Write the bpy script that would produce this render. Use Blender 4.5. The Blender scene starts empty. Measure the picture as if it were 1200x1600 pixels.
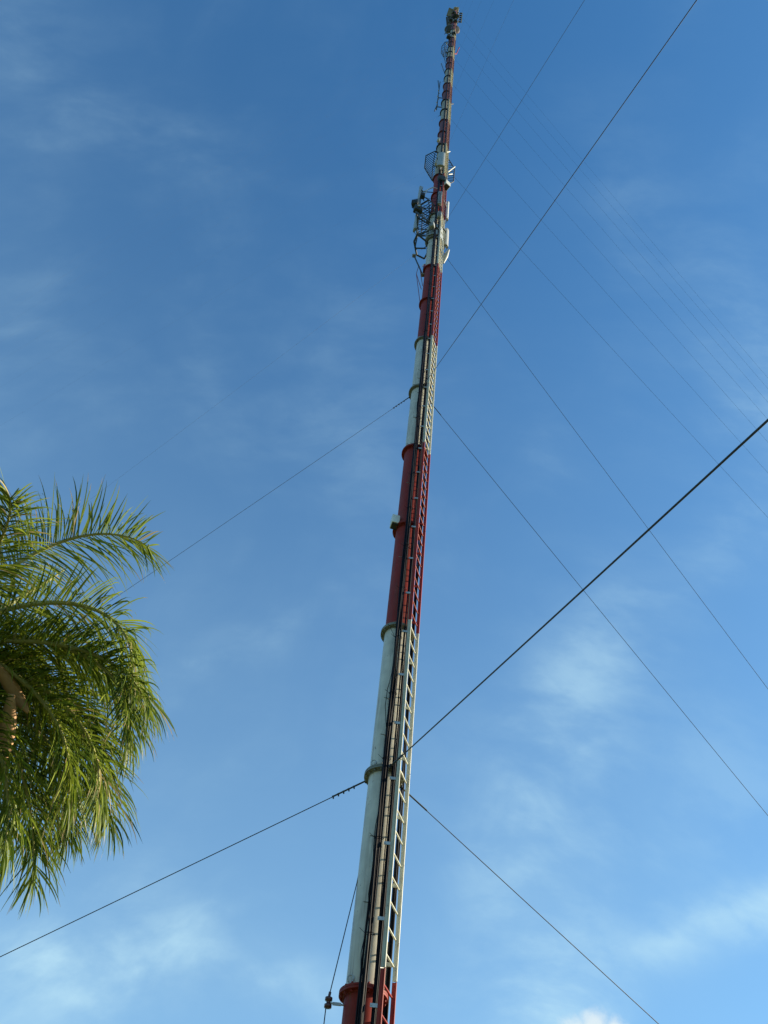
import bpy, math, random
from mathutils import Vector, Matrix
random.seed(7)
scene = bpy.context.scene
col = scene.collection
R = math.radians

# ------------------------------------------------------------------ camera
CAMP = Vector((0.0, -10.5, 1.6))
RW = Matrix(((0.99524937, -0.0929757, 0.02888283),
             (-0.05842172, -0.80764749, -0.58676438),
             (0.07788198, 0.58228949, -0.80924245)))      # camera axes in world space
cd = bpy.data.cameras.new('camera'); cam = bpy.data.objects.new('camera', cd); col.objects.link(cam)
m4 = RW.to_4x4(); m4.translation = CAMP; cam.matrix_world = m4
cd.sensor_fit = 'VERTICAL'; cd.sensor_height = 24.0; cd.lens = 24.0 * 1330 / 1600
cd.clip_start = 0.1; cd.clip_end = 6000
scene.camera = cam

# ------------------------------------------------------------------ world, sun, exposure
SUN_EL, SUN_AZ = 25.0, 81.0          # azimuth from +Y (view direction) towards +X
sd = Vector((math.sin(R(SUN_AZ)) * math.cos(R(SUN_EL)), math.cos(R(SUN_AZ)) * math.cos(R(SUN_EL)), math.sin(R(SUN_EL))))
sl = bpy.data.lights.new('sun', 'SUN'); sl.energy = 5.0; sl.angle = R(0.5); sl.color = (1.0, 0.86, 0.64)
so = bpy.data.objects.new('sun', sl); col.objects.link(so); so.rotation_euler = sd.to_track_quat('Z', 'Y').to_euler()
scene.view_settings.view_transform = 'Standard'; scene.view_settings.look = 'None'
scene.view_settings.exposure = 0.90; scene.view_settings.gamma = 1.0

world = bpy.data.worlds.new('World'); scene.world = world; world.use_nodes = True
nt = world.node_tree; nt.nodes.clear(); L = nt.links.new
def N(t, **k):
    n = nt.nodes.new(t)
    for a, b in k.items(): setattr(n, a, b)
    return n
def val(n, i, v):
    if hasattr(v, 'is_output'): L(v, n.inputs[i])
    else: n.inputs[i].default_value = v
def math_(op, a, b=None, c=None, clamp=False):
    n = N('ShaderNodeMath', operation=op, use_clamp=clamp); val(n, 0, a)
    if b is not None: val(n, 1, b)
    if c is not None: val(n, 2, c)
    return n.outputs[0]
sky = N('ShaderNodeTexSky', sky_type='NISHITA', sun_disc=False)
sky.sun_elevation = R(SUN_EL); sky.sun_rotation = R(SUN_AZ)
sky.air_density = 1.0; sky.dust_density = 0.3; sky.ozone_density = 3.0; sky.altitude = 0
tc = N('ShaderNodeTexCoord')
nrm = N('ShaderNodeVectorMath', operation='NORMALIZE'); L(tc.outputs['Generated'], nrm.inputs[0])
sep = N('ShaderNodeSeparateXYZ'); L(nrm.outputs[0], sep.inputs[0])
zz = math_('MAXIMUM', sep.outputs[2], 0.08)
cmb = N('ShaderNodeCombineXYZ'); L(math_('DIVIDE', sep.outputs[0], zz), cmb.inputs[0]); L(math_('DIVIDE', sep.outputs[1], zz), cmb.inputs[1])
def noise(vec, scale, detail, rough, dist=0.0, rot=0.0, sc=(1, 1, 1), loc=(0, 0, 0)):
    mp = N('ShaderNodeMapping'); L(vec, mp.inputs[0]); mp.inputs['Rotation'].default_value = (0, 0, rot)
    mp.inputs['Scale'].default_value = sc; mp.inputs['Location'].default_value = loc
    n = N('ShaderNodeTexNoise'); L(mp.outputs[0], n.inputs['Vector'])
    n.inputs['Scale'].default_value = scale; n.inputs['Detail'].default_value = detail
    n.inputs['Roughness'].default_value = rough; n.inputs['Distortion'].default_value = dist
    return n.outputs[0]
def ramp(v, lo, hi):
    n = N('ShaderNodeMapRange', interpolation_type='SMOOTHSTEP'); val(n, 0, v)
    n.inputs[1].default_value = lo; n.inputs[2].default_value = hi
    return n.outputs[0]
warp = N('ShaderNodeTexNoise'); L(nrm.outputs[0], warp.inputs['Vector']); warp.inputs['Scale'].default_value = 3.2; warp.inputs['Detail'].default_value = 2.5
wv = N('ShaderNodeVectorMath', operation='MULTIPLY_ADD'); L(warp.outputs['Color'], wv.inputs[0]); wv.inputs[1].default_value = (.22, .22, .22); L(nrm.outputs[0], wv.inputs[2])
wn = N('ShaderNodeVectorMath', operation='SUBTRACT'); L(wv.outputs[0], wn.inputs[0]); wn.inputs[1].default_value = (.11, .11, .11)
wdir = wn.outputs[0]
# soft cirrus patches: (direction, stretch axis, length, width, strength)
PATCH = [
 ((-0.4162, 0.1437, 0.8979), (0.3593, 0.9332, 0.0114), 0.1035, 0.0673, 0.125),
 ((-0.3321, 0.2287, 0.9151), (0.8745, 0.4417, 0.2003), 0.0913, 0.0365, 0.094),
 ((-0.2317, 0.2279, 0.9457), (0.9449, 0.2884, 0.1551), 0.0982, 0.0262, 0.062),
 ((-0.4338, 0.4219, 0.7961), (0.1092, 0.8986, -0.4251), 0.1469, 0.0601, 0.109),
 ((-0.2374, 0.4626, 0.8542), (0.4899, 0.8137, -0.3129), 0.0999, 0.0321, 0.078),
 ((0.158, 0.5253, 0.8361), (0.966, 0.0844, -0.2442), 0.0398, 0.0254, 0.221),
 ((-0.0656, 0.5261, 0.8479), (0.5889, 0.7027, -0.3993), 0.0897, 0.0598, 0.078),
 ((0.3272, 0.3442, 0.88), (0.6299, 0.6102, -0.4805), 0.2037, 0.0611, 0.208),
 ((0.2998, 0.6198, 0.7252), (0.4094, -0.7742, 0.4827), 0.1834, 0.0494, 0.117),
 ((0.2263, 0.7106, 0.6662), (0.3443, -0.703, 0.6222), 0.1210, 0.0534, 0.254),
 ((0.1646, 0.8134, 0.5579), (0.2967, -0.5857, 0.7543), 0.1475, 0.0536, 0.286),
 ((-0.1937, 0.7145, 0.6723), (0.9393, -0.0712, 0.3356), 0.0928, 0.0214, 0.182),
 ((-0.3198, 0.8624, 0.3924), (0.7967, 0.0142, 0.6042), 0.1092, 0.0601, 0.598),
 ((-0.2109, 0.8921, 0.3997), (0.8776, -0.0138, 0.4791), 0.0950, 0.0356, 0.373),
 ((-0.0943, 0.9131, 0.3968), (0.9916, 0.0423, 0.1223), 0.1029, 0.0257, 0.299),
 ((0.351, 0.7949, 0.4949), (0.8545, -0.4909, 0.1698), 0.1008, 0.0221, 0.389),
 ((0.2741, 0.8331, 0.4805), (0.8967, -0.4054, 0.1777), 0.1036, 0.0291, 0.179),
 ((0.1811, 0.8889, 0.4209), (0.3007, -0.4627, 0.8339), 0.0822, 0.0411, 0.538),
 ((0.3463, 0.4627, 0.8161), (0.4912, 0.6467, -0.5835), 0.1032, 0.0826, 0.179),
 ((0.3243, 0.752, 0.5739), (0.6312, -0.6283, 0.4548), 0.1347, 0.0674, 0.150),
]
acc = None
for (d, ax, ln, wd, st) in PATCH:
    s = N('ShaderNodeVectorMath', operation='SUBTRACT'); L(wdir, s.inputs[0]); s.inputs[1].default_value = d
    a = Vector(ax).normalized(); dn = Vector(d).normalized(); b = dn.cross(a).normalized()
    q1 = N('ShaderNodeVectorMath', operation='DOT_PRODUCT'); L(s.outputs[0], q1.inputs[0]); q1.inputs[1].default_value = a / ln
    q2 = N('ShaderNodeVectorMath', operation='DOT_PRODUCT'); L(s.outputs[0], q2.inputs[0]); q2.inputs[1].default_value = b / wd
    e = math_('ADD', math_('POWER', math_('ABSOLUTE', q1.outputs['Value']), 2.0), math_('POWER', math_('ABSOLUTE', q2.outputs['Value']), 2.0))
    front = N('ShaderNodeVectorMath', operation='DOT_PRODUCT'); L(nrm.outputs[0], front.inputs[0]); front.inputs[1].default_value = dn
    g = math_('MULTIPLY', math_('MULTIPLY', math_('POWER', 2.718, math_('MULTIPLY', e, -1.0)), st), math_('GREATER_THAN', front.outputs['Value'], 0.0))
    g = math_('MULTIPLY', g, 0.68); acc = g if acc is None else math_('ADD', acc, g)
fine = noise(wdir, 7.0, 9.0, 0.58, 0.15, R(20), (1.0, 1.9, 1.5))
big = noise(wdir, 2.4, 7.0, 0.55, 0.6, R(-15), (1.3, 1.0, 1.2), (3, 1, 2))
streak = noise(nrm.outputs[0], 9.0, 6.0, 0.55, 0.1, R(28), (1.0, 3.0, 1.6), (1, 5, 2))
fz = math_('MULTIPLY', math_('MULTIPLY_ADD', ramp(fine, 0.32, 0.70), 0.85, 0.28), math_('MULTIPLY_ADD', ramp(streak, 0.34, 0.66), 0.80, 0.50))
base = math_('MULTIPLY', ramp(big, 0.42, 0.75), 0.06)
cfac = math_('MULTIPLY', math_('ADD', acc, base), fz)
# pale moisture haze that thickens towards the horizon
# (kept even all round the sky)
hz = math_('MULTIPLY', math_('POWER', math_('SUBTRACT', 1.0, math_('MAXIMUM', sep.outputs[2], 0.0)), 1.05), 0.50)
ctot = math_('MINIMUM', math_('ADD', cfac, hz), 0.93)
# small cumulus head low in the sky
CUM = (((0.2296, 0.8878, 0.3989), 0.0187), ((0.2115, 0.894, 0.395), 0.0160), ((0.2484, 0.8845, 0.3948), 0.0147))
def cblob(d, r, dn):
    n = N('ShaderNodeVectorMath', operation='DISTANCE'); L(nrm.outputs[0], n.inputs[0]); n.inputs[1].default_value = d
    return math_('DIVIDE', n.outputs['Value'], r)
cb = None
for (d, r) in CUM:
    x = cblob(d, r, 0); cb = x if cb is None else math_('MINIMUM', cb, x)
cn = noise(nrm.outputs[0], 26.0, 8.0, 0.6)
cshape = ramp(math_('SUBTRACT', math_('MULTIPLY_ADD', cn, -2.2, 2.15), cb), 0.0, 0.8)
tint = N('ShaderNodeMix', data_type='RGBA', blend_type='MULTIPLY'); tint.inputs['Factor'].default_value = 1.0
L(sky.outputs[0], tint.inputs['A']); tint.inputs['B'].default_value = (0.44, 0.92, 1.13, 1)
m1 = N('ShaderNodeMix', data_type='RGBA'); L(ctot, m1.inputs['Factor']); L(tint.outputs['Result'], m1.inputs['A']); m1.inputs['B'].default_value = (3.0, 4.5, 5.2, 1)
m2 = N('ShaderNodeMix', data_type='RGBA'); L(math_('MULTIPLY', cshape, 0.68), m2.inputs['Factor']); L(m1.outputs['Result'], m2.inputs['A']); m2.inputs['B'].default_value = (4.9, 5.2, 5.1, 1)
bg = N('ShaderNodeBackground'); bg.inputs['Strength'].default_value = 0.100; L(m2.outputs['Result'], bg.inputs['Color'])
wo = N('ShaderNodeOutputWorld'); L(bg.outputs[0], wo.inputs[0])

# ------------------------------------------------------------------ materials
def pbr(name, color, rough=0.5, metal=0.0, var=0.12, scale=6.0, dirt=None, dirt_amt=0.3, dirt_scale=(14, 14, 1.2), bump=0.0, spec=0.5):
    m = bpy.data.materials.new(name); m.use_nodes = True; t = m.node_tree; b = t.nodes['Principled BSDF']
    b.inputs['Roughness'].default_value = rough; b.inputs['Metallic'].default_value = metal; b.inputs['Specular IOR Level'].default_value = spec
    g = t.nodes.new('ShaderNodeNewGeometry')
    n = t.nodes.new('ShaderNodeTexNoise'); n.inputs['Scale'].default_value = scale; n.inputs['Detail'].default_value = 6
    t.links.new(g.outputs['Position'], n.inputs['Vector'])
    mr = t.nodes.new('ShaderNodeMapRange'); mr.inputs[1].default_value = .3; mr.inputs[2].default_value = .7
    mr.inputs[3].default_value = 1 - var; mr.inputs[4].default_value = 1 + var; t.links.new(n.outputs[0], mr.inputs[0])
    mx = t.nodes.new('ShaderNodeMix'); mx.data_type = 'RGBA'; mx.blend_type = 'MULTIPLY'; mx.inputs['Factor'].default_value = 1
    mx.inputs['A'].default_value = (*color, 1); t.links.new(mr.outputs[0], mx.inputs['B']); out = mx.outputs['Result']
    if dirt:
        mp = t.nodes.new('ShaderNodeMapping'); mp.inputs['Scale'].default_value = dirt_scale; t.links.new(g.outputs['Position'], mp.inputs[0])
        n2 = t.nodes.new('ShaderNodeTexNoise'); n2.inputs['Scale'].default_value = 1.0; n2.inputs['Detail'].default_value = 7; t.links.new(mp.outputs[0], n2.inputs['Vector'])
        r2 = t.nodes.new('ShaderNodeMapRange'); r2.inputs[1].default_value = .48; r2.inputs[2].default_value = .75; r2.inputs[4].default_value = dirt_amt
        t.links.new(n2.outputs[0], r2.inputs[0])
        m3 = t.nodes.new('ShaderNodeMix'); m3.data_type = 'RGBA'; t.links.new(r2.outputs[0], m3.inputs['Factor']); t.links.new(out, m3.inputs['A']); m3.inputs['B'].default_value = (*dirt, 1); out = m3.outputs['Result']
    if 'mast_' in name or 'ladder_' in name or 'aged' in name:      # rust runs, stretched down the steel, and chipped spots
        for sc_, lo, hi, amt, cl in (((34, 34, 1.1), .60, .72, .55, (.15, .065, .028)), ((22, 22, 16), .66, .72, .7, (.10, .06, .04))):
            mp = t.nodes.new('ShaderNodeMapping'); mp.inputs['Scale'].default_value = sc_; mp.inputs['Location'].default_value = (3.1, 1.7, .4); t.links.new(g.outputs['Position'], mp.inputs[0])
            n3 = t.nodes.new('ShaderNodeTexNoise'); n3.inputs['Scale'].default_value = 1.0; n3.inputs['Detail'].default_value = 5; t.links.new(mp.outputs[0], n3.inputs['Vector'])
            r3 = t.nodes.new('ShaderNodeMapRange'); r3.inputs[1].default_value = lo; r3.inputs[2].default_value = hi; r3.inputs[4].default_value = amt; t.links.new(n3.outputs[0], r3.inputs[0])
            m4_ = t.nodes.new('ShaderNodeMix'); m4_.data_type = 'RGBA'; t.links.new(r3.outputs[0], m4_.inputs['Factor']); t.links.new(out, m4_.inputs['A']); m4_.inputs['B'].default_value = (*cl, 1); out = m4_.outputs['Result']
    t.links.new(out, b.inputs['Base Color'])
    if bump:
        bm_ = t.nodes.new('ShaderNodeBump'); bm_.inputs['Strength'].default_value = bump; bm_.inputs['Distance'].default_value = .01
        t.links.new(n.outputs[0], bm_.inputs['Height']); t.links.new(bm_.outputs[0], b.inputs['Normal'])
    return m
M = {
 'white': pbr('mast_white_paint', (.53, .50, .41), .42, dirt=(.22, .21, .17), dirt_amt=.55),
 'red': pbr('mast_red_paint', (.225, .022, .014), .6, spec=.2, dirt=(.16, .05, .04), dirt_amt=.6),
 'lwhite': pbr('ladder_white_paint', (.54, .53, .41), .5, dirt=(.25, .22, .17), dirt_amt=.5, dirt_scale=(20, 20, 5)),
 'lred': pbr('ladder_red_paint', (.29, .028, .018), .55, spec=.25, dirt=(.2, .06, .05), dirt_amt=.5, dirt_scale=(20, 20, 5)),
 'wold': pbr('aged_white_paint', (.34, .32, .24), .6, dirt=(.12, .09, .06), dirt_amt=.8),
 'lwold': pbr('aged_ladder_white_paint', (.36, .34, .22), .6, dirt=(.16, .11, .07), dirt_amt=.8),
 'rold': pbr('aged_red_paint', (.15, .028, .02), .6, dirt=(.06, .03, .03), dirt_amt=.8),
 'rado': pbr('grimy_radome', (.40, .40, .36), .5, dirt=(.2, .18, .14), dirt_amt=.6),
 'dgrey': pbr('weathered_flange_steel', (.19, .19, .15), .6, .2, dirt=(.08, .06, .04), dirt_amt=.6),
 'galv': pbr('galvanised_steel', (.42, .43, .42), .45, .5, dirt=(.15, .13, .10), dirt_amt=.5),
 'dark': pbr('dark_weathered_steel', (.028, .036, .036), .6, .1),
 'wire': pbr('guy_wire_steel', (.025, .03, .035), .6, .1, scale=30),
 'cable': pbr('black_cable_jacket', (.004, .004, .006), .5, scale=20, spec=.10),
 'gcable': pbr('grey_conduit', (.30, .31, .32), .4),
 'rad': pbr('white_radome', (.62, .62, .55), .4, dirt=(.35, .33, .27), dirt_amt=.4),
 'gbox': pbr('grey_cabinet_paint', (.32, .35, .34), .45, dirt=(.15, .14, .12), dirt_amt=.4),
 'brown': pbr('brown_porcelain', (.09, .03, .025), .2),
 'conc': pbr('concrete', (.33, .32, .29), .9, bump=.4, dirt=(.15, .14, .12)),
 'grass': pbr('grass_ground', (.075, .10, .03), .95, scale=.4, var=.35, dirt=(.16, .12, .07), dirt_scale=(.3, .3, .3), dirt_amt=.6),
 'lens': pbr('red_lamp_glass', (.35, .02, .02), .1),
 'trunk': pbr('palm_trunk', (.20, .17, .13), .9, dirt=(.09, .07, .05), dirt_scale=(1, 1, 14), dirt_amt=.8, bump=.6),
 'rachis': pbr('palm_rachis', (.34, .33, .12), .5, dirt=(.26, .19, .08), dirt_scale=(3, 3, 3)),
 'spathe': pbr('dry_spathe', (.50, .29, .14), .7, dirt=(.15, .07, .035), dirt_scale=(9, 9, 3)),
 'dry': pbr('dry_palm_fibre', (.10, .06, .03), .9, dirt=(.22, .16, .06), dirt_scale=(6, 6, 6)),
}
def leafmat(name, c1, c2, trans):
    m = bpy.data.materials.new(name); m.use_nodes = True; t = m.node_tree; b = t.nodes['Principled BSDF']
    out = t.nodes['Material Output']; g = t.nodes.new('ShaderNodeNewGeometry')
    n = t.nodes.new('ShaderNodeTexNoise'); n.inputs['Scale'].default_value = 2.2; n.inputs['Detail'].default_value = 5; t.links.new(g.outputs['Position'], n.inputs['Vector'])
    add = t.nodes.new('ShaderNodeMath'); add.operation = 'MULTIPLY_ADD'; add.inputs[1].default_value = .65; t.links.new(g.outputs['Random Per Island'], add.inputs[0])
    mr = t.nodes.new('ShaderNodeMapRange'); mr.inputs[1].default_value = .35; mr.inputs[2].default_value = .72; t.links.new(n.outputs[0], mr.inputs[0])
    m5 = t.nodes.new('ShaderNodeMath'); m5.operation = 'MULTIPLY'; m5.inputs[1].default_value = .5; t.links.new(mr.outputs[0], m5.inputs[0]); t.links.new(m5.outputs[0], add.inputs[2])
    mx = t.nodes.new('ShaderNodeMix'); mx.data_type = 'RGBA'; t.links.new(add.outputs[0], mx.inputs['Factor']); mx.inputs['A'].default_value = (*c1, 1); mx.inputs['B'].default_value = (*c2, 1)
    t.links.new(mx.outputs['Result'], b.inputs['Base Color']); b.inputs['Roughness'].default_value = .5; b.inputs['Specular IOR Level'].default_value = .35
    tr = t.nodes.new('ShaderNodeBsdfTranslucent'); t.links.new(mx.outputs['Result'], tr.inputs['Color'])
    ms = t.nodes.new('ShaderNodeMixShader'); ms.inputs[0].default_value = trans; t.links.new(b.outputs[0], ms.inputs[1]); t.links.new(tr.outputs[0], ms.inputs[2]); t.links.new(ms.outputs[0], out.inputs[0])
    return m
M['leaf'] = leafmat('palm_leaf', (.009, .046, .009), (.30, .36, .035), .38)
M['dryleaf'] = leafmat('dry_palm_leaf', (.30, .22, .09), (.42, .34, .16), .3)

# ------------------------------------------------------------------ mesh builder
class MB:
    def __init__(s): s.v = []; s.f = []; s.mi = []; s.sm = []; s.k = 0
    def add(s, vs, fs, smooth=False):
        o = len(s.v); s.v += [tuple(v) for v in vs]
        for f in fs: s.f.append(tuple(i + o for i in f)); s.mi.append(s.k); s.sm.append(smooth)
    def box(s, c, sx, sy, sz, rot=None):
        c = Vector(c); vs = []
        for dx in (-.5, .5):
            for dy in (-.5, .5):
                for dz in (-.5, .5):
                    v = Vector((dx * sx, dy * sy, dz * sz)); vs.append(c + (rot @ v if rot else v))
        s.add(vs, [(0, 1, 3, 2), (4, 6, 7, 5), (0, 4, 5, 1), (2, 3, 7, 6), (0, 2, 6, 4), (1, 5, 7, 3)])
    def tube(s, pts, r, seg=8, cap=True):
        pts = [Vector(p) for p in pts]; n = len(pts); rs = r if isinstance(r, (list, tuple)) else [r] * n
        t0 = (pts[1] - pts[0]).normalized(); a = t0.orthogonal().normalized(); vs = []
        for i, p in enumerate(pts):
            t = (pts[min(i + 1, n - 1)] - pts[max(i - 1, 0)]).normalized()
            a = (a - t * a.dot(t)).normalized(); b = t.cross(a)
            for k in range(seg):
                w = 2 * math.pi * k / seg; vs.append(p + (a * math.cos(w) + b * math.sin(w)) * rs[i])
        fs = []
        for i in range(n - 1):
            for k in range(seg):
                k2 = (k + 1) % seg; fs.append((i * seg + k, i * seg + k2, (i + 1) * seg + k2, (i + 1) * seg + k))
        s.add(vs, fs, True)
        if cap: s.add(vs[:seg], [tuple(reversed(range(seg)))]); s.add(vs[-seg:], [tuple(range(seg))])
    def build(s, name, mats, parent=None, bevel=0):
        me = bpy.data.meshes.new(name); me.from_pydata(s.v, [], s.f)
        if not isinstance(mats, (list, tuple)): mats = [mats]
        for m in mats: me.materials.append(m)
        me.polygons.foreach_set('material_index', s.mi); me.polygons.foreach_set('use_smooth', s.sm); me.update()
        o = bpy.data.objects.new(name, me); col.objects.link(o)
        if parent:
            o.parent = parent; o.matrix_parent_inverse = Matrix.Translation(-parent_world(parent))
        if bevel:
            b = o.modifiers.new('bevel', 'BEVEL'); b.width = bevel; b.segments = 2; b.limit_method = 'ANGLE'
        return o
PW = {}
def parent_world(p):
    v = Vector((0, 0, 0))
    while p:
        v = v + PW.get(p.name, Vector((0, 0, 0))); p = None
    return v
def tag(o, label=None, cat=None, group=None, kind=None):
    if label: o['label'] = label
    if cat: o['category'] = cat
    if group: o['group'] = group
    if kind: o['kind'] = kind
    return o
def thing(name, label, cat, loc, group=None):
    o = bpy.data.objects.new(name, None); col.objects.link(o); o.location = loc; o.empty_display_size = .2
    PW[o.name] = Vector(loc); return tag(o, label, cat, group)

# ------------------------------------------------------------------ ground
g = MB(); g.add([(-3000, -3000, 0), (3000, -3000, 0), (3000, 3000, 0), (-3000, 3000, 0)], [(0, 1, 2, 3)])
tag(g.build('ground', M['grass']), kind='structure')

# ------------------------------------------------------------------ mast
H0 = 6.456
def P(n, x=0.0, y=0.0):
    """point beside the mast: n counts flanges (3 m each), x to the right, y away from the viewer"""
    return Vector((x - 0.10 * min(1, max(0, (n - 8) / 12)), y, H0 + 3 * n - .09 * max(0, 1 - abs(n))))
def white(n): return (int(math.floor(n)) // 2) % 2 == 0
RT, RF = .222, .292
mast = thing('guyed_mast', 'tall red and white banded guyed radio mast rising through the middle', 'radio mast', (0, 0, 0))
NT = 37
def ring(mb, n0, n1, r0, r1, seg=40, inner=None):
    a, b = P(n0), P(n1); vs = []
    for c, r in ((a, r0), (b, r1)):
        for k in range(seg):
            w = 2 * math.pi * k / seg; vs.append(c + Vector((math.cos(w) * r, math.sin(w) * r, 0)))
    fs = [(k, (k + 1) % seg, seg + (k + 1) % seg, seg + k) for k in range(seg)]
    mb.add(vs, fs, True)
    if inner is not None:
        for c, r, flip in ((a, r0, True), (b, r1, False)):
            v2 = [c + Vector((math.cos(2 * math.pi * k / seg) * q, math.sin(2 * math.pi * k / seg) * q, 0)) for q in (inner, r) for k in range(seg)]
            f2 = [(k, (k + 1) % seg, seg + (k + 1) % seg, seg + k) for k in range(seg)]
            if flip: f2 = [tuple(reversed(f)) for f in f2]
            mb.add(v2, f2)
for n in range(-2, NT):
    mb = MB(); ring(mb, n, n + 1, RT, RT)
    for w in (-2.2, 1.1): # weld seams
        pass
    sec = mb.build('mast_section', M[('white' if n < 12 else 'wold') if white(n) else ('red' if n < 14 else 'rold')], mast)
    sec['label'] = 'white painted tube section' if white(n) else 'red painted tube section'
    # flange pair at the section's foot, the upper plate bolted on the lower one
    fl = MB(); ring(fl, n - .009, n - .0007, RF, RF, inner=RT - .01); fl.k = 0; ring(fl, n + .0007, n + .009, RF, RF, inner=RT - .01)
    for k in range(16):
        w = 2 * math.pi * (k + .5) / 16; c = P(n, math.cos(w) * .262, math.sin(w) * .262)
        fl.tube([c - Vector((0, 0, .055)), c + Vector((0, 0, .055))], .012, 6)
    for k in range(8):  # stiffening collar weld
        pass
    ring(fl, n - .016, n - .009, RT + .006, RT + .012)
    fm = (M['dgrey'] if n < 12 else M['dark']) if white(n - .5) else (M['red'] if n < 12 else M['rold'])
    fo = fl.build('flange', fm, sec)
mb = MB(); mb.box((0, 0, .18), 1.6, 1.6, .5); mb.box((0, 0, .432), .7, .7, .03); mb.build('foundation', M['conc'], mast, .02)

# ladder: near rail and far rail are bulb-edged flats, nine rungs per section
NX, NY, FX, FY = .215, -.27, .327, .05
rung_mesh = {}
n_r = 0
stuff = {True: MB(), False: MB()}
for n in range(-2, NT):
    w = white(n); mb = MB(); offs = lambda q: .045 + .028 * max(0, 1 - abs(q))
    a, b = n + offs(n) + .002, n + 1 + offs(n + 1) - .002
    for (x0, x1, y) in ((NX - .062, NX + .002, NY), (FX, FX + .047, FY)):
        c0, c1 = P(a, (x0 + x1) / 2, y), P(b, (x0 + x1) / 2, y)
        hx = (x1 - x0) / 2
        vs = [c + Vector((sx * hx, sy * .005, 0)) for c in (c0, c1) for sx, sy in ((-1, -1), (1, -1), (1, 1), (-1, 1))]
        mb.add(vs, [(0, 1, 5, 4), (1, 2, 6, 5), (2, 3, 7, 6), (3, 0, 4, 7), (3, 2, 1, 0), (4, 5, 6, 7)])
        mb.tube([P(a, x1, y - .004), P(b, x1, y - .004)], .0125, 10)
    # three stand-off brackets to the tube
    for k in range(3):
        h = n + (k + .42) / 3
        mb.box(P(h, .262, FY + .012), .125, .012, .05)
        mb.box(P(h - .015, FX + .028, FY + .03), .05, .04, .03)
        mb.tube([P(h, NX - .03, NY + .01), P(h, .16, -.16)], .010, 6)
    ls = mb.build('ladder_section', M[('lwhite' if n < 12 else 'lwold') if w else ('lred' if n < 14 else 'rold')], mast)
    ls['label'] = 'white ladder section' if w else 'red ladder section'
    for k in range(9):
        h = a + (b - a) * (k + .5) / 9
        if -1 <= n < 10:
            q = MB(); q.tube([P(h, NX, NY), P(h, FX + .01, FY)], .0125, 8); q.build('rung', M['lwhite' if w else 'lred'], ls)
        elif n >= 10: stuff[True].k = 0 if w else 1; stuff[True].tube([P(h, NX, NY), P(h, FX + .01, FY)], .0125, 6)
so_ = stuff[True].build('rungs', [M['lwold'], M['rold']], mast); so_['kind'] = 'stuff'
# cable clamps on the near rail, one a metre
for i in range(96):
    n = -1.08 + i / 3.0
    q = MB(); q.box(P(n, .125, -.335), .085, .012, .045); q.box(P(n, .150, -.305), .02, .06, .03)
    q.tube([P(n, .10, -.35), P(n, .10, -.325)], .008, 6)
    q.build('cable_clamp', M['galv'], mast)
# step pegs on the shaded side of the tube
for n in (.32, .62, 1.18, 1.42, 2.6, 3.45, 4.4, 5.1):
    q = MB(); q.tube([P(n, -.01, -.215), P(n, -.05, -.30), P(n, -.11, -.31)], .007, 6); q.build('cable_hook', M['dgrey'], mast)
# bolts with lifting eyes standing on the flanges
for n in (0, 1, 4, 5, 6, 8):
    q = MB(); pts = [P(n, -.17 + .035 * math.cos(t), -.19) + Vector((0, 0, .10 + .045 * math.sin(t))) for t in [k * math.pi / 5 for k in range(11)]]
    q.tube(pts, .009, 6); q.tube([P(n, -.17, -.19), P(n, -.17, -.19) + Vector((0, 0, .06))], .012, 6)
    q.build('lifting_eye', M['galv'], mast)

# ------------------------------------------------------------------ feeder cables
def cable(x0, y0, n0, n1, r, amp, mat, label, group, loops=(), seed=0, name='feeder_cable', drift=0.0):
    rd = random.Random(seed); ph = [rd.uniform(0, 6.28) for _ in range(6)]; pts = []
    steps = int((n1 - n0) * (9 if n1 < 13 else 5))
    for i in range(steps + 1):
        n = n0 + (n1 - n0) * i / steps
        damp = 1.0 if n < 2 else max(.35, 1 - (n - 2) * .12)
        x = x0 + damp * amp * (math.sin(n * 2.1 + ph[0]) * .6 + math.sin(n * 5.3 + ph[1]) * .4) + drift * min(1, max(0, (2 - n) / 3))
        y = y0 + damp * amp * .6 * math.sin(n * 3.7 + ph[2])
        for (c, w, dx) in loops:
            u = (n - c) / w
            if abs(u) < 1: x += dx * (.5 + .5 * math.cos(u * math.pi)); y -= abs(dx) * .25 * (.5 + .5 * math.cos(u * math.pi))
        rr = math.hypot(x, y)
        if rr < .312: y = (-1 if y < 0 else 1) * math.sqrt(max(.0, .312 ** 2 - x * x))
        pts.append(P(n, x, y))
    mb = MB(); mb.tube(pts, r, 7)
    return tag(mb.build(name, mat), label, 'cable', group)
G1 = 'black feeder cables bundled over the face of the mast tube'
G2 = 'black feeder cables bundled against the near ladder rail'
G3 = 'black feeder cables running up behind the far ladder rail'
l1 = 'black feeder cable in the main bundle over the face of the mast tube'
ends = [36, 33.5, 29, 26, 20, 13.4, 11.8, 10.2, 9.6]
for i, e in enumerate(ends):
    x = -.022 + .0118 * i if i < 7 else .0 + .03 * (i - 7)
    cable(x, -.315 - .022 * (i % 2) - (.03 if i > 6 else 0), -1.9, e, .0115 if i % 3 else .014, .014 + .012 * (i % 4 == 1), M['cable'], l1, G1, seed=i, drift=-.03)
cable(-.01, -.35, -1.9, 9.2, .0055, .02, M['cable'], 'thin loose black cable bowing out in loops over the white tube', None, loops=((1.38, .3, -.085), (.36, .22, -.06), (-.02, .18, -.05), (4.6, .3, -.03)), seed=31)
cable(.0, -.36, -1.9, 8.9, .0055, .024, M['cable'], 'thin black cable hanging loose just left of the main bundle by the lowest insulator', None, loops=((.62, .25, -.05), (.08, .2, -.06), (2.0, .3, -.04)), seed=33)
l2 = 'black feeder cable strapped beside the near ladder rail'
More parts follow.
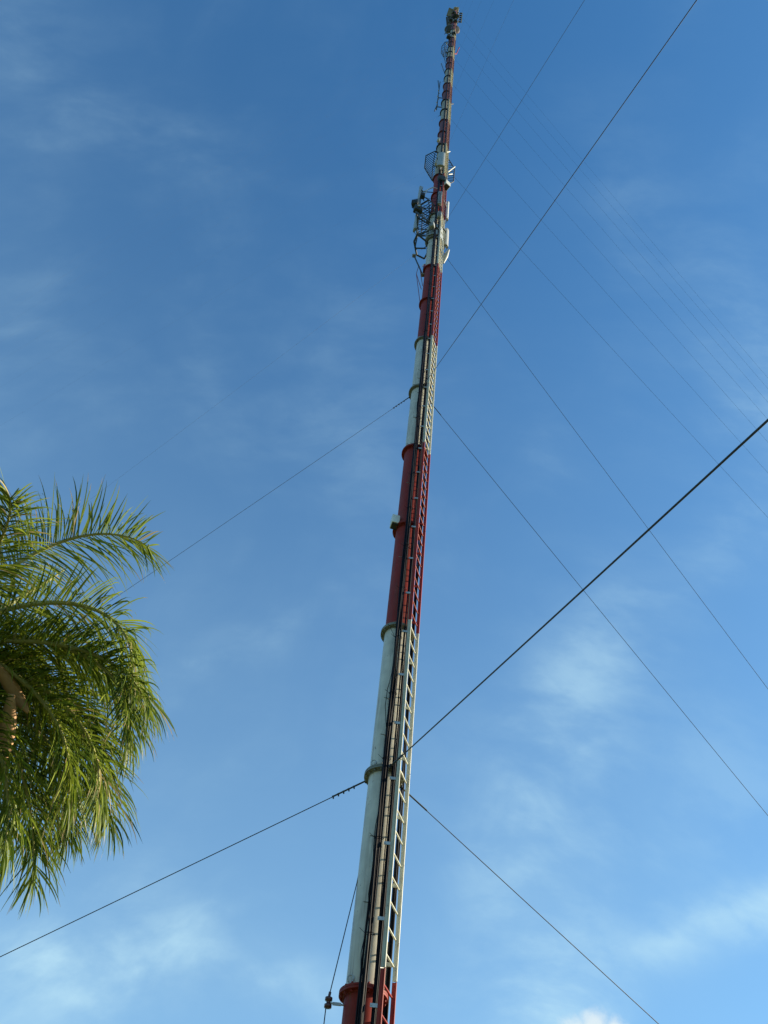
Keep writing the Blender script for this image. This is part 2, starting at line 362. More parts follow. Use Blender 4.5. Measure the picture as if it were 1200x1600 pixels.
for i, e in enumerate([35, 30, 24, 17, 10.6]):
    cable(.110 + .0125 * i, -.292 - .02 * (i % 2), -1.9, e, .0105 if i % 2 else .008, .008, M['cable'], l2, G2, seed=50 + i)
for i, e in enumerate([31, 22, 12]):
    cable(.262 + .018 * i, .17 + .02 * (i % 2), -1.9, e, .013, .008, M['cable'], 'black feeder cable seen through the ladder between its two rails', G3, seed=70 + i)
cable(.245, .12, -1.9, .25, .014, .0, M['gcable'], 'short pale grey conduit ending between the ladder rails near the bottom', None, seed=80, name='conduit')
# zip ties round the main bundle
for i in range(26):
    n = -.65 + i * .42
    q = MB(); x0 = .025 - (.03 * min(1, max(0, (2 - n) / 3)))
    pts = [P(n + .004 * math.sin(t), x0 + .062 * math.cos(t), -.325 + .055 * math.sin(t)) for t in [k * math.pi / 6 for k in range(13)]]
    q.tube(pts, .005, 5, cap=False); q.tube([pts[6], pts[6] + Vector((-.07, -.02, .05))], .003, 4)
    tag(q.build('cable_tie', M['cable']), 'black tie strapped round the main cable bundle on the mast face', 'cable tie', 'black ties round the main cable bundle')
# loose cable crossing the white tube below the second flange
q = MB(); q.tube([P(1.98 - .03 * k, -.17 + .035 * k, -.30 - .01 * k) for k in range(6)], .004, 5)
tag(q.build('loose_wire', M['cable']), 'short thin wire slanting from the flange between red and white bands to the cables', 'wire')

# ------------------------------------------------------------------ guy wires
def guy(phi, D, n, r, label, group, sag=.004):
    ph = R(phi); dv = Vector((math.sin(ph), math.cos(ph), 0)); a = P(n) + dv * .285; b = dv * D
    Ln = (b - a).length; pts = []
    for i in range(49):
        t = i / 48; pts.append(a.lerp(b, t) - Vector((0, 0, sag * Ln * 4 * t * (1 - t))))
    o = thing('guy_wire', label, 'guy wire', a, group)
    q = MB(); q.tube(pts, r, 6); q.build('strand', M['wire'], o)
    u = (b - a).normalized()
    q = MB(); q.box(a - dv * .0, .03, .03, .07); q.tube([a, a + u * .16], .014, 6); q.tube([a + u * .16, a + u * (.55 if n < 6 else .3)], r * 1.9, 6); q.build('end_fitting', M['dark'], o)
    if n < 6 and phi < 0:
        sidev = u.cross(Vector((0, 0, 1))).normalized(); dn = u.cross(sidev).normalized()
        if dn.z > 0: dn = -dn
        for k in range(5):
            c = a + u * (.20 + k * .085)
            q = MB(); q.tube([c - dn * .012, c + dn * .035], .006, 6); q.box(c + dn * .03, .02, .02, .018); q.tube([c - u * .012, c + u * .012], r + .008, 8)
            q.build('wire_clip', M['dark'], o)
    return o
AZ = {'left': (-65.5, 27.6, 54), 'near': (164.0, 27.0, 56), 'right': (57.5, 27.5, 58)}
GN = {'left': 'guy wires running down to the left', 'near': 'guy wires passing overhead to the upper right', 'right': 'guy wires running down to the right'}
lv = {1: 'lowest', 5: 'second lowest', 9: 'third lowest', 13: 'fourth', 17: 'fifth', 21: 'sixth', 25: 'seventh', 29: 'eighth', 33: 'ninth', 37: 'topmost'}
for k, (phi, d1, d2) in AZ.items():
    for n in (1, 5, 9, 13, 17, 21, 25, 29, 33, 37):
        if k == 'near':
            lab = {1: 'thick guy wire crossing the ladder and rising to the right edge of the picture', 5: 'guy wire rising from mid mast to the top edge, right of the mast head',
                   9: 'guy wire leaving the picture at the top, second nearest the mast head'}.get(n, '%s guy wire from the ground up, of those passing overhead' % lv[n])
        elif k == 'right': lab = '%s of the guy wires slanting down to the right from the mast' % lv[n]
        else: lab = {1: 'lowest guy wire on the left with clips near its flange', 5: 'guy wire from mid mast reaching down behind the palm'}.get(n, '%s of the guy wires slanting down to the left' % lv[n])
        guy(phi, d1 if n < 12 else d2, n if n < 37 else 36.9, .0095 if (k == 'near' and n == 1) else (.0072 if n < 3 else (.0050 if k == 'left' else .0065) if n < 6 else {'left': .0016, 'near': .0048, 'right': .0066}[k] if n < 12 else {'left': .0010, 'near': .0024, 'right': .0045}[k]), lab, GN[k], sag=.002 if n < 3 else .006 if n < 12 else .008)

# ------------------------------------------------------------------ things mounted on the mast
def obj(mb, name, mat, par, bevel=0): return mb.build(name, M[mat], par, bevel)
def rotm(x=0, y=0, z=0): return (Matrix.Rotation(R(z), 3, 'Z') @ Matrix.Rotation(R(y), 3, 'Y') @ Matrix.Rotation(R(x), 3, 'X'))
def panel(n0, n1, x, y, w, dpt, az, label, mat='rad', group=None, arm=True, bracket_x=.22):
    """upright panel antenna: rounded radome on a pole, clamped to the mast by two arms"""
    a, b = P(n0, x, y), P(n1, x, y); o = thing('panel_antenna', label, 'antenna', a, group); rot = rotm(z=az)
    h = (b - a).length; c = (a + b) / 2; mb = MB(); seg = 10; prof = []
    for k in range(seg + 1):
        t = math.pi * k / seg; prof.append((math.cos(t) * w / 2, -math.sin(t) * dpt * .55))
    prof += [(-w / 2, dpt * .45), (w / 2, dpt * .45)]
    vs = [c + rot @ Vector((px, py, z)) for z in (-h / 2, h / 2) for px, py in prof]; m = len(prof)
    mb.add(vs, [(i, (i + 1) % m, m + (i + 1) % m, m + i) for i in range(m)] + [tuple(reversed(range(m))), tuple(range(m, 2 * m))])
    obj(mb, 'radome', mat, o)
    q = MB(); back = rot @ Vector((0, dpt * .45 + .06, 0)); q.tube([a + back - Vector((0, 0, .2)), b + back + Vector((0, 0, .2))], .03, 8); obj(q, 'mounting_pole', 'galv', o)
    if arm:
        for t in (.15, .85):
            q = MB(); p = a.lerp(b, t) + back; inner = Vector((math.copysign(.2, x) + P(n0).x, .0, p.z)); q.tube([p, inner], .02, 6); q.box(p, .1, .1, .06); obj(q, 'arm', 'dark', o)
    for s in (-.06, .06):
        q = MB(); p = a + rot @ Vector((s * w * 8 if abs(s * w * 8) < w * .3 else math.copysign(w * .25, s), 0, 0)); q.tube([p, p - Vector((0, 0, .10)), p - Vector((-.02, 0, .35)) + back], .009, 6); obj(q, 'jumper_cable', 'cable', o)
    return o
def grid_dish(c, U, V, nrod, depth, label, sides=8, mat='galv'):
    o = thing('grid_dish', label, 'dish antenna', c); c = Vector(c); U = Vector(U); V = Vector(V); W = U.cross(V).normalized()
    if W.y > 0: W = -W
    def pt(a, b): return c + U * a + V * b - W * depth * (1 - (a * a + b * b)) 
    def lim(b): return min(1.0, 1.42 - abs(b))
    mb = MB(); 
    for i in range(nrod):
        b = -0.97 + 1.94 * i / (nrod - 1); l = lim(b); mb.tube([pt(l * (k / 4 - 1), b) for k in range(9)], .016, 5)
    obj(mb, 'reflector_grid', 'dark', o)
    cor = [(1, .42), (.42, 1), (-.42, 1), (-1, .42), (-1, -.42), (-.42, -1), (.42, -1), (1, -.42), (1, .42)]
    mb = MB(); mb.tube([pt(*p) for p in cor], .026, 6); obj(mb, 'rim', 'dark', o)
    for a in (-.4, .4):
        mb = MB(); mb.tube([pt(a, -1 + .25 * k) for k in range(9)], .02, 6); obj(mb, 'rib', 'dark', o)
    mb = MB(); mb.tube([pt(0, 0), c + W * .55], .018, 6); mb.box(c + W * .55, .12, .12, .12); obj(mb, 'feed', 'rad', o)
    mb = MB(); e = c - W * (depth + .25); mb.tube([pt(0, 0), e], .04, 8); tgt = Vector((P(20).x if c.z > 60 else -.03, 0, c.z)); mb.tube([e, tgt], .03, 6); obj(mb, 'mount', 'dark', o)
    return o
def drum_dish(c, ax, r, ln, label, mat='gbox'):
    o = thing('drum_dish', label, 'dish antenna', c); c = Vector(c); ax = Vector(ax).normalized()
    mb = MB(); mb.tube([c - ax * ln, c - ax * ln * .6, c, c + ax * .001, c + ax * .04], [r * .25, r * .8, r, r, r * .9], 24); obj(mb, 'shroud', mat if mat != 'gbox' else 'dgrey', o)
    mb = MB(); mb.tube([c + ax * .041, c + ax * .07], [r * .88, r * .6], 24); obj(mb, 'radome', 'dark', o)
    mb = MB(); mb.tube([c - ax * ln, Vector((P(20).x if c.z > 50 else 0, 0, c.z))], .045, 8); obj(mb, 'mount', 'dark', o)
    return o
def cabinet(c, sx, sy, sz, label, mat='gbox', rz=0, cat='equipment box', name='equipment_box'):
    o = thing(name, label, cat, c); mb = MB(); r = rotm(z=rz); mb.box(c, sx, sy, sz, r); obj(mb, 'housing', mat, o, .012)
    mb = MB(); mb.box(Vector(c) - Vector((0, 0, sz / 2 + .012)), sx * .8, sy * .8, .024, r)
    obj(mb, 'bottom_cover', 'dark', o)
    mb = MB(); c = Vector(c); inn = Vector((c.x * .3, c.y * .3, c.z)); 
    mb.tube([c, inn], .02, 6); obj(mb, 'bracket', 'dark', o); return o
def pipes(name, label, cat, segs, r, mat='dark', n_=None):
    o = thing(name, label, cat, segs[0][0])
    for i, s in enumerate(segs):
        q = MB(); q.tube(s, r, 8); obj(q, 'tube_bar', mat, o)
    return o
# flood-type white box on the red band
bx = cabinet(P(3.04, -.262, -.14), .16, .20, .26, 'small white box fixed to the left of the red band at a flange', 'rad', 12)
# isolator and wire, lower left
ic = P(-.045, -.40, -.05)
o = thing('spool_insulator', 'brown spool insulator held out left of the lowest flange', 'insulator', ic)
mb = MB(); mb.tube([ic + Vector((0, 0, z)) for z in (-.062, -.055, -.022, -.014, .014, .022, .055, .062)], [.02, .044, .044, .024, .024, .044, .044, .02], 16); obj(mb, 'spool', 'brown', o)
mb = MB(); mb.tube([ic, P(-.045, -.22, -.03)], .011, 8); mb.box(P(-.045, -.30, -.04), .10, .022, .03); obj(mb, 'support_arm', 'galv', o)
mb = MB(); mb.tube([ic + Vector((0, 0, .06)), ic + Vector((.006, 0, .12))], .016, 8); obj(mb, 'tie_knot', 'brown', o)
q = MB(); q.tube([P(-1.95, -.37, -.10), ic + Vector((-.02, -.02, -.07)), ic + Vector((.0, 0, .07)), P(.45, -.222, -.045), P(.8, -.16, .26), P(.98, -.1, .31)], .0065, 6)
tag(q.build('aerial_wire', M['wire']), 'thin dark wire passing the brown insulator and up behind the white tube', 'wire')
# obstruction lamp on the flange below the second white band
o = thing('obstruction_lamp', 'small obstruction lamp with pale hooped guard on the red band\'s upper flange', 'lamp', P(8.0, -.235, -.05))
c = P(8.0, -.235, -.05)
mb = MB(); mb.tube([c, c + Vector((0, 0, .2)), c + Vector((0, 0, .24))], [.06, .06, .03], 12); obj(mb, 'base', 'cable', o)
mb = MB(); mb.tube([c + Vector((0, 0, z)) for z in (.24, .30, .40, .46)], [.055, .065, .055, .02], 12); obj(mb, 'lens', 'lens', o)
mb = MB(); mb.tube([c + Vector((.09 * math.cos(t), -.02, .24 + .30 * math.sin(t))) for t in [k * math.pi / 8 for k in range(9)]], .014, 6); obj(mb, 'guard', 'rad', o)
# hoisting arm with stays left of the red band
o = thing('side_arm', 'rusty hinged side arm with thin red stay rods left of the upper red band', 'bracket arm', P(7.85, -.29, 0))
e0, e1 = P(7.9, -.28, 0.02), P(8.45, -.66, -.05)
mb = MB(); mb.tube([e0, e1], .026, 8); obj(mb, 'boom', 'dark', o)
for e in (e0, e1):
    mb = MB(); mb.tube([e - Vector((0, .05, 0)), e + Vector((0, .05, 0))], .07, 14); obj(mb, 'pulley', 'trunk', o)
kn = P(7.9, -.50, 0)
for a_, b_ in ((P(8.2, -.45, 0), kn), (kn, P(7.08, -.27, 0)), (P(8.15, -.42, 0), P(7.5, -.24, -.05)), (kn, P(7.4, -.27, -.05))):
    mb = MB(); mb.tube([a_, b_], .010, 6); obj(mb, 'stay_rod', 'red', o)

# antenna platform around the second white band
o = thing('antenna_frame', 'dark steel pipe frame jutting out left round the white band', 'antenna mount', P(8.9, -.3, 0))
lo = [P(8.9, -.22, -.12), P(8.9, -.63, -.40), P(8.9, -.73, -.12), P(8.9, -.59, .38), P(8.9, -.29, .5), P(8.9, -.2, .28), P(8.9, -.22, -.12)]
for i in range(len(lo) - 1):
    mb = MB(); mb.tube([lo[i], lo[i + 1]], .034, 8); obj(mb, 'frame_bar', 'dark', o)
for s in ((P(8.9, -.65, .13), P(8.9, -.27, .10)), (P(9.7, -.72, -.28), P(9.7, -.29, -.08)), (P(9.7, -.8, -.5), P(9.7, -.72, -.28)), (P(9.7, -.8, -.5), P(9.3, -.3, -.55)),
          (P(9.68, .12, .26), P(9.68, .44, .22)), (P(9.7, -.72, -.28), P(9.55, -.66, .3)), (P(9.55, -.66, .3), P(9.6, -.2, .3)), (P(8.9, -.63, -.40), P(9.25, -.2, -.22)),
          (P(9.3, -.3, -.55), P(9.25, .12, -.34)), (P(9.4, .44, .22), P(9.1, .14, -.30)), (P(8.9, -.68, .1), P(9.5, -.66, .25)), (P(9.55, .1, -.3), P(9.6, .5, .15))):
    mb = MB(); mb.tube(list(s), .03, 8); obj(mb, 'frame_bar', 'dark', o)
mb = MB(); ring(mb, 9.05, 9.22, .33, .33, inner=.2); ring(mb, 9.33, 9.47, .32, .32, inner=.2); obj(mb, 'collar', 'gbox', o)
for w in range(6):
    t = w * math.pi / 3 + .3; mb = MB(); mb.box(P(9.28, .3 * math.cos(t), .3 * math.sin(t)), .05, .05, .9, rotm(z=math.degrees(t))); obj(mb, 'collar_rib', 'gbox', o)
panel(9.45, 10.08, -.78, -.02, .20, .10, -70, 'grey upright panel antenna at the far left of the pipe frame', 'gbox')
panel(10.3, 11.45, -.80, -.05, .11, .09, -60, 'long slim pale panel antenna sticking up left of the mast', 'gbox')
panel(10.12, 10.92, .47, .08, .13, .09, 70, 'bright white slim panel antenna on the right of the red band', 'rad')
panel(9.1, 9.75, .50, .16, .20, .10, 60, 'white panel antenna right of the white band at the pipe frame', 'rado')
# shallow white reflector on the right
o = thing('patch_antenna', 'small white tilted patch antenna low on the right of the white band', 'antenna', P(8.6, .5, .05)); c = P(8.62, .48, .05)
mb = MB(); mb.tube([c + Vector((.09, -.15, .30)), c, c + Vector((-.07, .15, -.30))], [.04, .09, .04], 10); obj(mb, 'radome', 'rado', o)
mb = MB(); mb.tube([c, P(8.75, .22, .1)], .02, 6); mb.tube([P(8.9, .35, .1), c], .014, 6); obj(mb, 'arm', 'dark', o)
# radio heads
def radio(n, x, y, label, sx=.3, sy=.16, sz=.5, mat='gbox', rz=0):
    c = P(n, x, y); o = thing('radio_unit', label, 'radio unit', c); r = rotm(z=rz); mb = MB(); mb.box(c, sx, sy, sz, r); obj(mb, 'housing', mat, o, .015)
    for k in range(6):
        q = MB() if k == 0 else q; q.box(c + r @ Vector(((k - 2.5) * sx / 6.5, -sy / 2 - .016, 0)), .008, .032, sz * .9, r)
    obj(q, 'cooling_fins', mat, o)
    q = MB(); q.tube([c, Vector((P(n).x + (.15 if x > 0 else -.15), 0, c.z))], .02, 6); obj(q, 'bracket', 'dark', o)
    for s in (-.08, .03):
        q = MB(); p = c + Vector((s, 0, -sz / 2)); q.tube([p, p - Vector((0, .02, .18)), p - Vector((-.05 if x < 0 else .05, 0, .5))], .01, 6); obj(q, 'jumper_cable', 'cable', o)
    return o
radio(10.02, -.74, -.30, 'dark radio unit clustered left of the frame, nearest the mast foot', .34, .22, .5, 'dark', 20)
radio(10.25, -.90, -.34, 'dark radio unit at the outer left of the frame', .26, .2, .5, 'dark', -15)
radio(10.75, -.64, -.25, 'small dark radio unit on the slim panel antenna', .2, .18, .4, 'dark', 10)
radio(10.55, .10, -.36, 'long brownish grey radio unit on the face of the red band', .16, .14, 1.7, 'gbox', 0)
radio(9.75, .12, -.38, 'grey radio unit below the long one, where red band meets white', .15, .14, .6, 'gbox', 10)
radio(9.25, -.12, -.42, 'small pale radio unit in front of the collar', .2, .14, .35, 'gbox', -20)
grid_dish(P(10.1, -.44, .05), (.36, -.24, .05), (-.06, -.32, 1.0), 13, .10, 'grey grid dish left of the red band above the pipe frame')
# thin curved hoop arm
pipes('hoop_arm', 'thin pale curved pipe reaching left above the grid dish', 'bracket arm', [[P(11.0, -.56, -.1), P(11.15, -.46, -.2), P(11.2, -.25, -.28), P(11.1, .1, -.3)], [P(10.9, .18, -.15), P(10.75, .36, -.02), P(10.6, .42, .05)], [P(11.3, -.2, -.2), P(11.05, -.62, -.2)]], .014, 'rad')
rj = random.Random(4)
for k in range(10):
    h = 9.0 + .18 * k; a0 = P(h, -.05 + .02 * rj.random(), -.34); b0 = P(h + rj.uniform(.1, .5), -.72 + .25 * rj.random(), -.28 + .3 * rj.random()); pts = []
    for i in range(13):
        t = i / 12; pts.append(a0.lerp(b0, t) + Vector((rj.uniform(-.012, .012), -.10 * math.sin(math.pi * t), -rj.uniform(.5, .62) * math.sin(math.pi * t))))
    q = MB(); q.tube(pts, .009, 5); tag(q.build('jumper_cable_run', M['cable']), 'thin black cable looping between the mast and the antennas on the pipe frame', 'cable', 'thin cables looping to the pipe frame antennas')
# drum and boxes at the flange between red and white
o = drum_dish(P(11.62, .13, -.36), (.2, -1, -.3), .22, .22, 'dark grey drum antenna on the face of the red band near its upper flange', 'dark')
cabinet(P(11.5, .34, -.16), .26, .3, .55, 'pale square box with dark open underside on the right of the red band', 'rad', 35)
panel(12.15, 12.95, .02, -.50, .34, .12, 0, 'wide pale blue grey panel antenna in front of the big grid dish', 'gbox')
grid_dish(P(13.1, -.02, .34), (.74, .26, .0), (0, -.42, 1.15), 17, .18, 'large grey grid dish behind the upper white band')
pipes('v_dipole_antenna', 'bright white V shaped arm on the right of the large grid dish', 'antenna', [[P(12.7, .40, .15), P(13.0, .72, .1)], [P(12.62, .44, .2), P(12.8, .62, .3)]], .03, 'rad')
pipes('v_dipole_antenna', 'short white rod slanting out right at the top of the large grid dish', 'antenna', [[P(13.6, .14, -.1), P(13.85, .44, .0)]], .025, 'rad')
radio(14.05, -.2, -.38, 'small pale unit left of the tube at the top of the large grid dish', .14, .12, .5, 'rad')
radio(12.5, -.22, -.38, 'pale slim unit beside the wide panel antenna', .1, .1, .8, 'rad')
# higher antennas
def whip_set(n, x, y, label, dirs):
    o = thing('yagi_antenna', label, 'antenna', P(n, x, y)); 
    for k, (a, b) in enumerate(dirs):
        q = MB(); q.tube([a, b], .022, 6); obj(q, 'boom', 'dark', o)
        u = (b - a); s = u.cross(Vector((0, 0, 1))).normalized()
        for j in range(5):
            p = a + u * (.3 + .16 * j); q = MB(); q.tube([p - s * .12, p + s * .12], .008, 5); obj(q, 'element', 'galv', o)
    return o
whip_set(23, -.4, 0, 'yagi antennas pointing left below the white band, lower one', [(P(22.0, -.26, .1), P(23.0, -.62, -.15))])
whip_set(24, -.4, 0, 'yagi antenna pointing left, upper one of the pair', [(P(23.0, -.22, .0), P(24.9, -.66, -.25))])
whip_set(25, -.4, 0, 'long yagi antenna steeply raised beside the high grid dish', [(P(23.6, -.25, -.1), P(25.6, -.52, -.35))])
grid_dish(P(26.2, -.38, .1), (.42, -.05, .1), (0, -.45, 1.0), 11, .12, 'small grey grid dish high on the left of the mast')
radio(27.8, -.30, -.3, 'dark unit left of the tube just above the high grid dish', .36, .3, .7, 'dark', 20)
radio(28.7, .18, -.3, 'dark unit on the right of the tube above the high grid dish', .3, .3, .6, 'dark', -20)
pipes('stub_arm', 'short red and white stub arm poking out right near the high grid dish', 'bracket arm', [[P(25.2, .2, 0), P(25.5, .52, .1)], [P(25.5, .50, .12), P(26.3, .72, -.1)]], .04, 'lred')
pipes('stub_arm', 'tiny dark stub arm poking out right of a red band', 'bracket arm', [[P(18.0, .3, 0), P(18.2, .48, .08)]], .04, 'dark')
o = pipes('dipole_array', 'slim side mounted dipole array left of the red band', 'antenna', [[P(17.3, -.52, 0), P(20.6, -.52, 0)], [P(17.6, -.2, 0), P(17.6, -.52, 0)], [P(18.6, -.2, 0), P(18.6, -.52, 0)], [P(19.6, -.52, 0), P(20.3, -.66, -.2)], [P(17.8, -.52, 0), P(17.5, -.64, .2)]], .03, 'dark')
q = MB()
for k in range(3): q.tube([P(17.9 + .7 * k, -.58, -.12), P(17.9 + .7 * k, -.46, .12)], .022, 6)
obj(q, 'dipole', 'rad', o)
drum_dish(P(30.9, -.38, .05), (-.25, -.55, -.6), .48, .25, 'large round dish high on the left of the mast')
drum_dish(P(31.0, .42, .10), (.5, -.3, -.6), .36, .25, 'round reddish dish high on the right of the mast', 'rold')
pipes('stub_arm', 'small dark triangular bracket out left of the high round dish', 'bracket arm', [[P(29.3, -.2, 0), P(29.6, -.66, .0)], [P(29.6, -.66, 0), P(29.9, -.74, .2)], [P(29.6, -.66, 0), P(30.4, -.56, -.1)]], .04, 'dark')
# crowning group
def plate(n, x, y, sx, sz, rx, ry, rz, label, mat):
    c = P(n, x, y); o = thing('flat_panel_antenna', label, 'antenna', c); r = rotm(rx, ry, rz); mb = MB(); mb.box(c, sx, .10, sz, r); obj(mb, 'panel', mat, o, .02)
    q = MB(); q.tube([c, Vector((P(n).x, 0, c.z - .2))], .05, 8); obj(q, 'arm', 'dark', o); return o
plate(35.6, -.42, 0, .75, 1.2, -50, 0, 15, 'tilted grey flat panel antenna at the upper left of the mast head', 'dgrey')
plate(33.6, -.45, .18, .7, 1.1, -50, 0, -10, 'second grey flat panel antenna just below the tilted one on the mast head', 'dark')
plate(36.2, .18, .10, .55, 1.3, -65, 0, 0, 'pale flat panel antenna at the very top of the mast', 'rado')
plate(33.2, .12, -.25, .6, 1.0, -60, 0, 20, 'dark flat panel antenna on the face of the mast head', 'dark')
o = thing('rack_antenna', 'pale ladder shaped antenna with dark bars right of the mast head', 'antenna', P(34.5, .7, 0))
for x in (.55, .86):
    q = MB(); q.box(P(34.5, x, .05), .06, .95, .9, rotm(x=0)); obj(q, 'side_panel', 'rad', o)
for k in range(5):
    q = MB(); q.box(P(34.5, .705, -.36 + .205 * k), .25, .07, .85); obj(q, 'dipole_bar', 'dark', o)
q = MB(); q.tube([P(34.4, .55, 0), P(34.3, .1, 0)], .05, 8); obj(q, 'arm', 'dark', o)
for n_, x_, y_, l_ in ((32.4, -.28, -.3, 'dark unit at the left of the mast head\'s foot'), (32.0, .2, -.34, 'dark unit in the middle of the mast head\'s foot'), (34.6, -.05, -.34, 'dark unit in the middle of the mast head')):
    radio(n_, x_, y_, l_, .34, .26, .8, 'dark', 15)
pipes('mast_head_frame', 'dark pipe frame carrying the antennas of the mast head', 'antenna mount', [[P(33.8, -.75, -.2), P(33.8, .6, -.2)], [P(33.8, -.6, .25), P(33.8, .6, .25)], [P(33.8, -.7, -.3), P(33.8, -.7, .4)], [P(35.6, -.6, -.1), P(35.6, .5, -.1)], [P(31.6, -.5, -.3), P(33.4, -.7, -.3)], [P(31.8, .4, -.2), P(33.6, .6, -.2)]], .035, 'dark')

# ------------------------------------------------------------------ palm
PC = Vector((-4.84, -3.89, 7.72))
palm = thing('palm_tree', 'queen palm with drooping feathery fronds at the left edge', 'palm tree', (PC.x - .25, PC.y, 0))
mb = MB(); mb.tube([(PC.x - .25 + .25 * (t ** 2), PC.y, t * (PC.z - .25)) for t in [k / 12 for k in range(13)]], [.24, .19] + [.165] * 8 + [.15, .13, .12], 16); mb.build('trunk', M['trunk'], palm)
mb = MB(); mb.tube([PC - Vector((0, 0, .5)), PC - Vector((0, 0, .2)), PC + Vector((0, 0, .25)), PC + Vector((0, 0, .7))], [.13, .19, .14, .04], 12); mb.build('crownshaft', M['dry'], palm)
def frond(az, el0, ln, droop, seed, nl=138, ll=.84, dens=1.0, start=.16, lat=0.0, gs=1.0, spread=0):
    rd = random.Random(seed); pts = []; p = PC + Vector((0, 0, rd.uniform(-.25, .15))); n = 40; a = R(az); tang = []
    for i in range(n + 1):
        s = i / n; e = R(el0 - droop * s ** 1.35); aa = a + lat * s * s
        d = Vector((math.cos(aa) * math.cos(e), math.sin(aa) * math.cos(e), math.sin(e)))
        pts.append(p.copy()); tang.append(d); p = p + d * (ln / n)
    mb = MB(); mb.k = 1; mb.tube(pts[::2], [.034 * (1 - i / 20) ** .8 + .004 for i in range(21)], 6); mb.k = 0
    for sgn in (-1, 1):
        for j in range(int(nl * dens)):
            s = start + (1 - start) * (j + rd.random() * .8) / (nl * dens); s = min(s, .995)
            f = s * n; i = min(int(f), n - 1); p = pts[i].lerp(pts[i + 1], f - i); t = tang[i]
            side = t.cross(Vector((0, 0, 1))).normalized(); up = side.cross(t).normalized()
            u = (s - start) / (1 - start)
            l = ll * (0.35 + .65 * math.sin(math.pi * min(1, .12 + u * .80)) ** .7) * rd.uniform(.8, 1.1) * (1 - .25 * max(0, u - .85) / .15)
            ang = R(62 + spread - 34 * u + rd.uniform(-10, 10)); lift = rd.choice((-.35, .1, .45, .25)) + rd.uniform(-.2, .2)
            d = (t * math.cos(ang) + side * sgn * math.sin(ang) + up * lift * .8).normalized()
            w = rd.uniform(.0070, .0115); segs = 6; g = rd.uniform(.14, .46) * gs ; q = p.copy(); vs = []
            nv = (d.cross(up * sgn if abs(d.dot(up)) < .9 else side)).normalized(); wv = nv.cross(d).normalized()
            wv = (t * .75 + up * rd.uniform(-.7, .7)); wv = (wv - d * wv.dot(d)).normalized()
            for k in range(segs + 1):
                x = k / segs; ww = w * (.55 + 1.2 * x if x < .35 else .97) * (1 - max(0, x - .35) / .65) ** .75 + .0006
                wv = (wv - d * wv.dot(d)).normalized()
                vs += [q - wv * ww, q + wv * ww]
                q = q + d * (l / segs); d = (d + Vector((rd.uniform(-.03, .03), rd.uniform(-.03, .03), -g * (.35 + .9 * x)))).normalized()
            mb.k = 2 if rd.random() < .045 else 0
            mb.add(vs, [(2 * k, 2 * k + 1, 2 * k + 3, 2 * k + 2) for k in range(segs)], True)
            if rd.random() < .25: mb.mi[-1] = 2   # browned tip
            mb.k = 0
    return mb.build('frond', [M['leaf'], M['rachis'], M['dryleaf']], palm)
F = [ # azimuth (0 = right, 90 = away), start elevation, length, droop, sideways bend
 (-26.5, 84.8, 3.08, 126, .47), (-8, 46, 2.95, 140, .35), (0, 24, 2.8, 86, -.1), (39, 6, 3.0, 61, .4), (76, 17, 3.1, 83, -.35), (-53, 24, 2.15, 50, -.33),
 (5.6, 17.5, 2.87, 96, -.48), (24, 15, 2.8, 100, -.12), (58, 25, 3.0, 90, .1), (20, -28, 2.5, 50, .2), (50, -17, 2.9, 50, .1), (70, -20, 2.6, 50, -.2),
 (28, 45, 2.9, 125, .1), (88, 0, 2.75, 65, .1), (-70, 5, 2.5, 75, .1), (95, 35, 3.0, 110, .1), (10, -50, 2.0, 30, .1), (32, 32, 2.7, 112, .2), (12, -8, 2.6, 70, .1), (52, 5, 2.8, 75, -.1), (92, -35, 2.3, 40, .1),
 (115, 0, 2.9, 80, -.2), (135, 45, 3.0, 120, .2), (150, 5, 2.9, 85, .1), (170, 40, 3.0, 120, 0), (190, 5, 2.9, 85, -.2), (205, 45, 3.0, 120, 0),
 (225, 5, 2.8, 85, .2), (240, 45, 2.9, 110, -.1), (258, 10, 2.7, 90, 0), (200, 78, 2.5, 60, .1), (-90, -10, 2.4, 70, 0)]
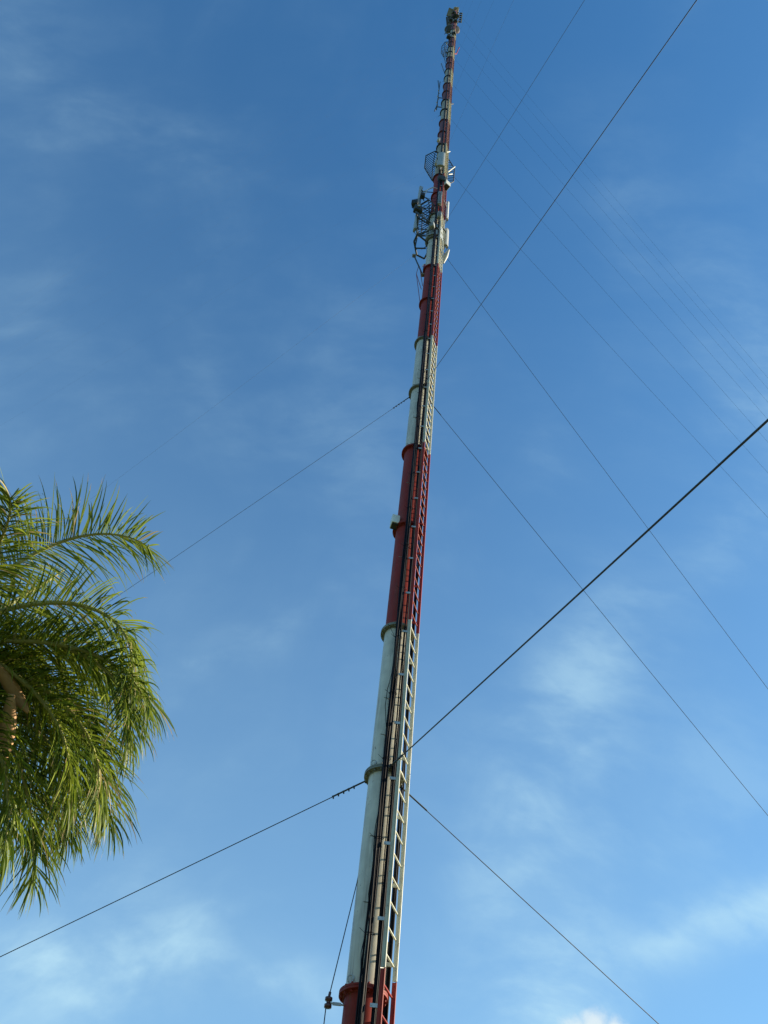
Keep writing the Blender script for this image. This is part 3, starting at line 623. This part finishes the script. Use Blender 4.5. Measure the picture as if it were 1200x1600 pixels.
for i, (az, e0, ln, dr, lt) in enumerate(F): frond(az, e0, ln, dr, 100 + i, lat=lt, gs=.62 if i == 0 else 1.0, spread=14 if i == 0 else 0)
q = MB(); q.tube([PC, PC + Vector((.4, .1, .6)), PC + Vector((.72, .1, 1.15)), PC + Vector((.85, .1, 1.4))], [.05, .035, .018, .004], 8); q.build('spear_leaf', M['rachis'], palm)
def spathe(base, d, ln, w, seed):
    rd = random.Random(seed); base = Vector(base); d = Vector(d).normalized(); s = d.cross(Vector((0, 1, .3))).normalized(); u = s.cross(d); mb = MB(); vs = []
    n, m = 16, 8
    for i in range(n + 1):
        t = i / n; r = w * math.sin(math.pi * min(1, .06 + t * .94)) ** .8 + .003; c = base + d * ln * t + u * .12 * math.sin(t * 3)
        for k in range(m + 1):
            a = R(-115 + 230 * k / m); vs.append(c + s * math.sin(a) * r - u * math.cos(a) * r * .7)
    mb.add(vs, [(i * (m + 1) + k, i * (m + 1) + k + 1, (i + 1) * (m + 1) + k + 1, (i + 1) * (m + 1) + k) for i in range(n) for k in range(m)], True)
    o = mb.build('spathe', M['spathe'], palm); so2 = o.modifiers.new('thick', 'SOLIDIFY'); so2.thickness = .008; return o
spathe(Vector((-3.84, -3.72, 7.22)), (-.05, .75, -1), .95, .085, 1)
spathe(Vector((-4.12, -3.8, 7.52)), (.75, .5, -.6), .62, .06, 2)
def bunch(base, d, ln, seed):
    rd = random.Random(seed); mb = MB(); base = Vector(base); d = Vector(d).normalized(); mb.tube([base, base + d * ln * .5, base + d * ln * .8 + Vector((0, 0, -.2))], .018, 6)
    for k in range(70):
        p = base + d * ln * rd.uniform(.25, .8); q = Vector((rd.gauss(0, .3), rd.gauss(0, .3), -.5)).normalized(); pts = [p]
        for j in range(5): pts.append(pts[-1] + q * .10); q = (q + Vector((0, 0, -.35))).normalized()
        mb.tube(pts, .004, 4, cap=False)
    return mb.build('fruit_stalk', M['dry'], palm)
bunch(PC + Vector((.05, .1, -.1)), (.75, .55, -.35), 1.1, 5); bunch(PC + Vector((.05, .1, -.1)), (.5, .7, -.5), 1.1, 6)

scene.render.engine = 'CYCLES'
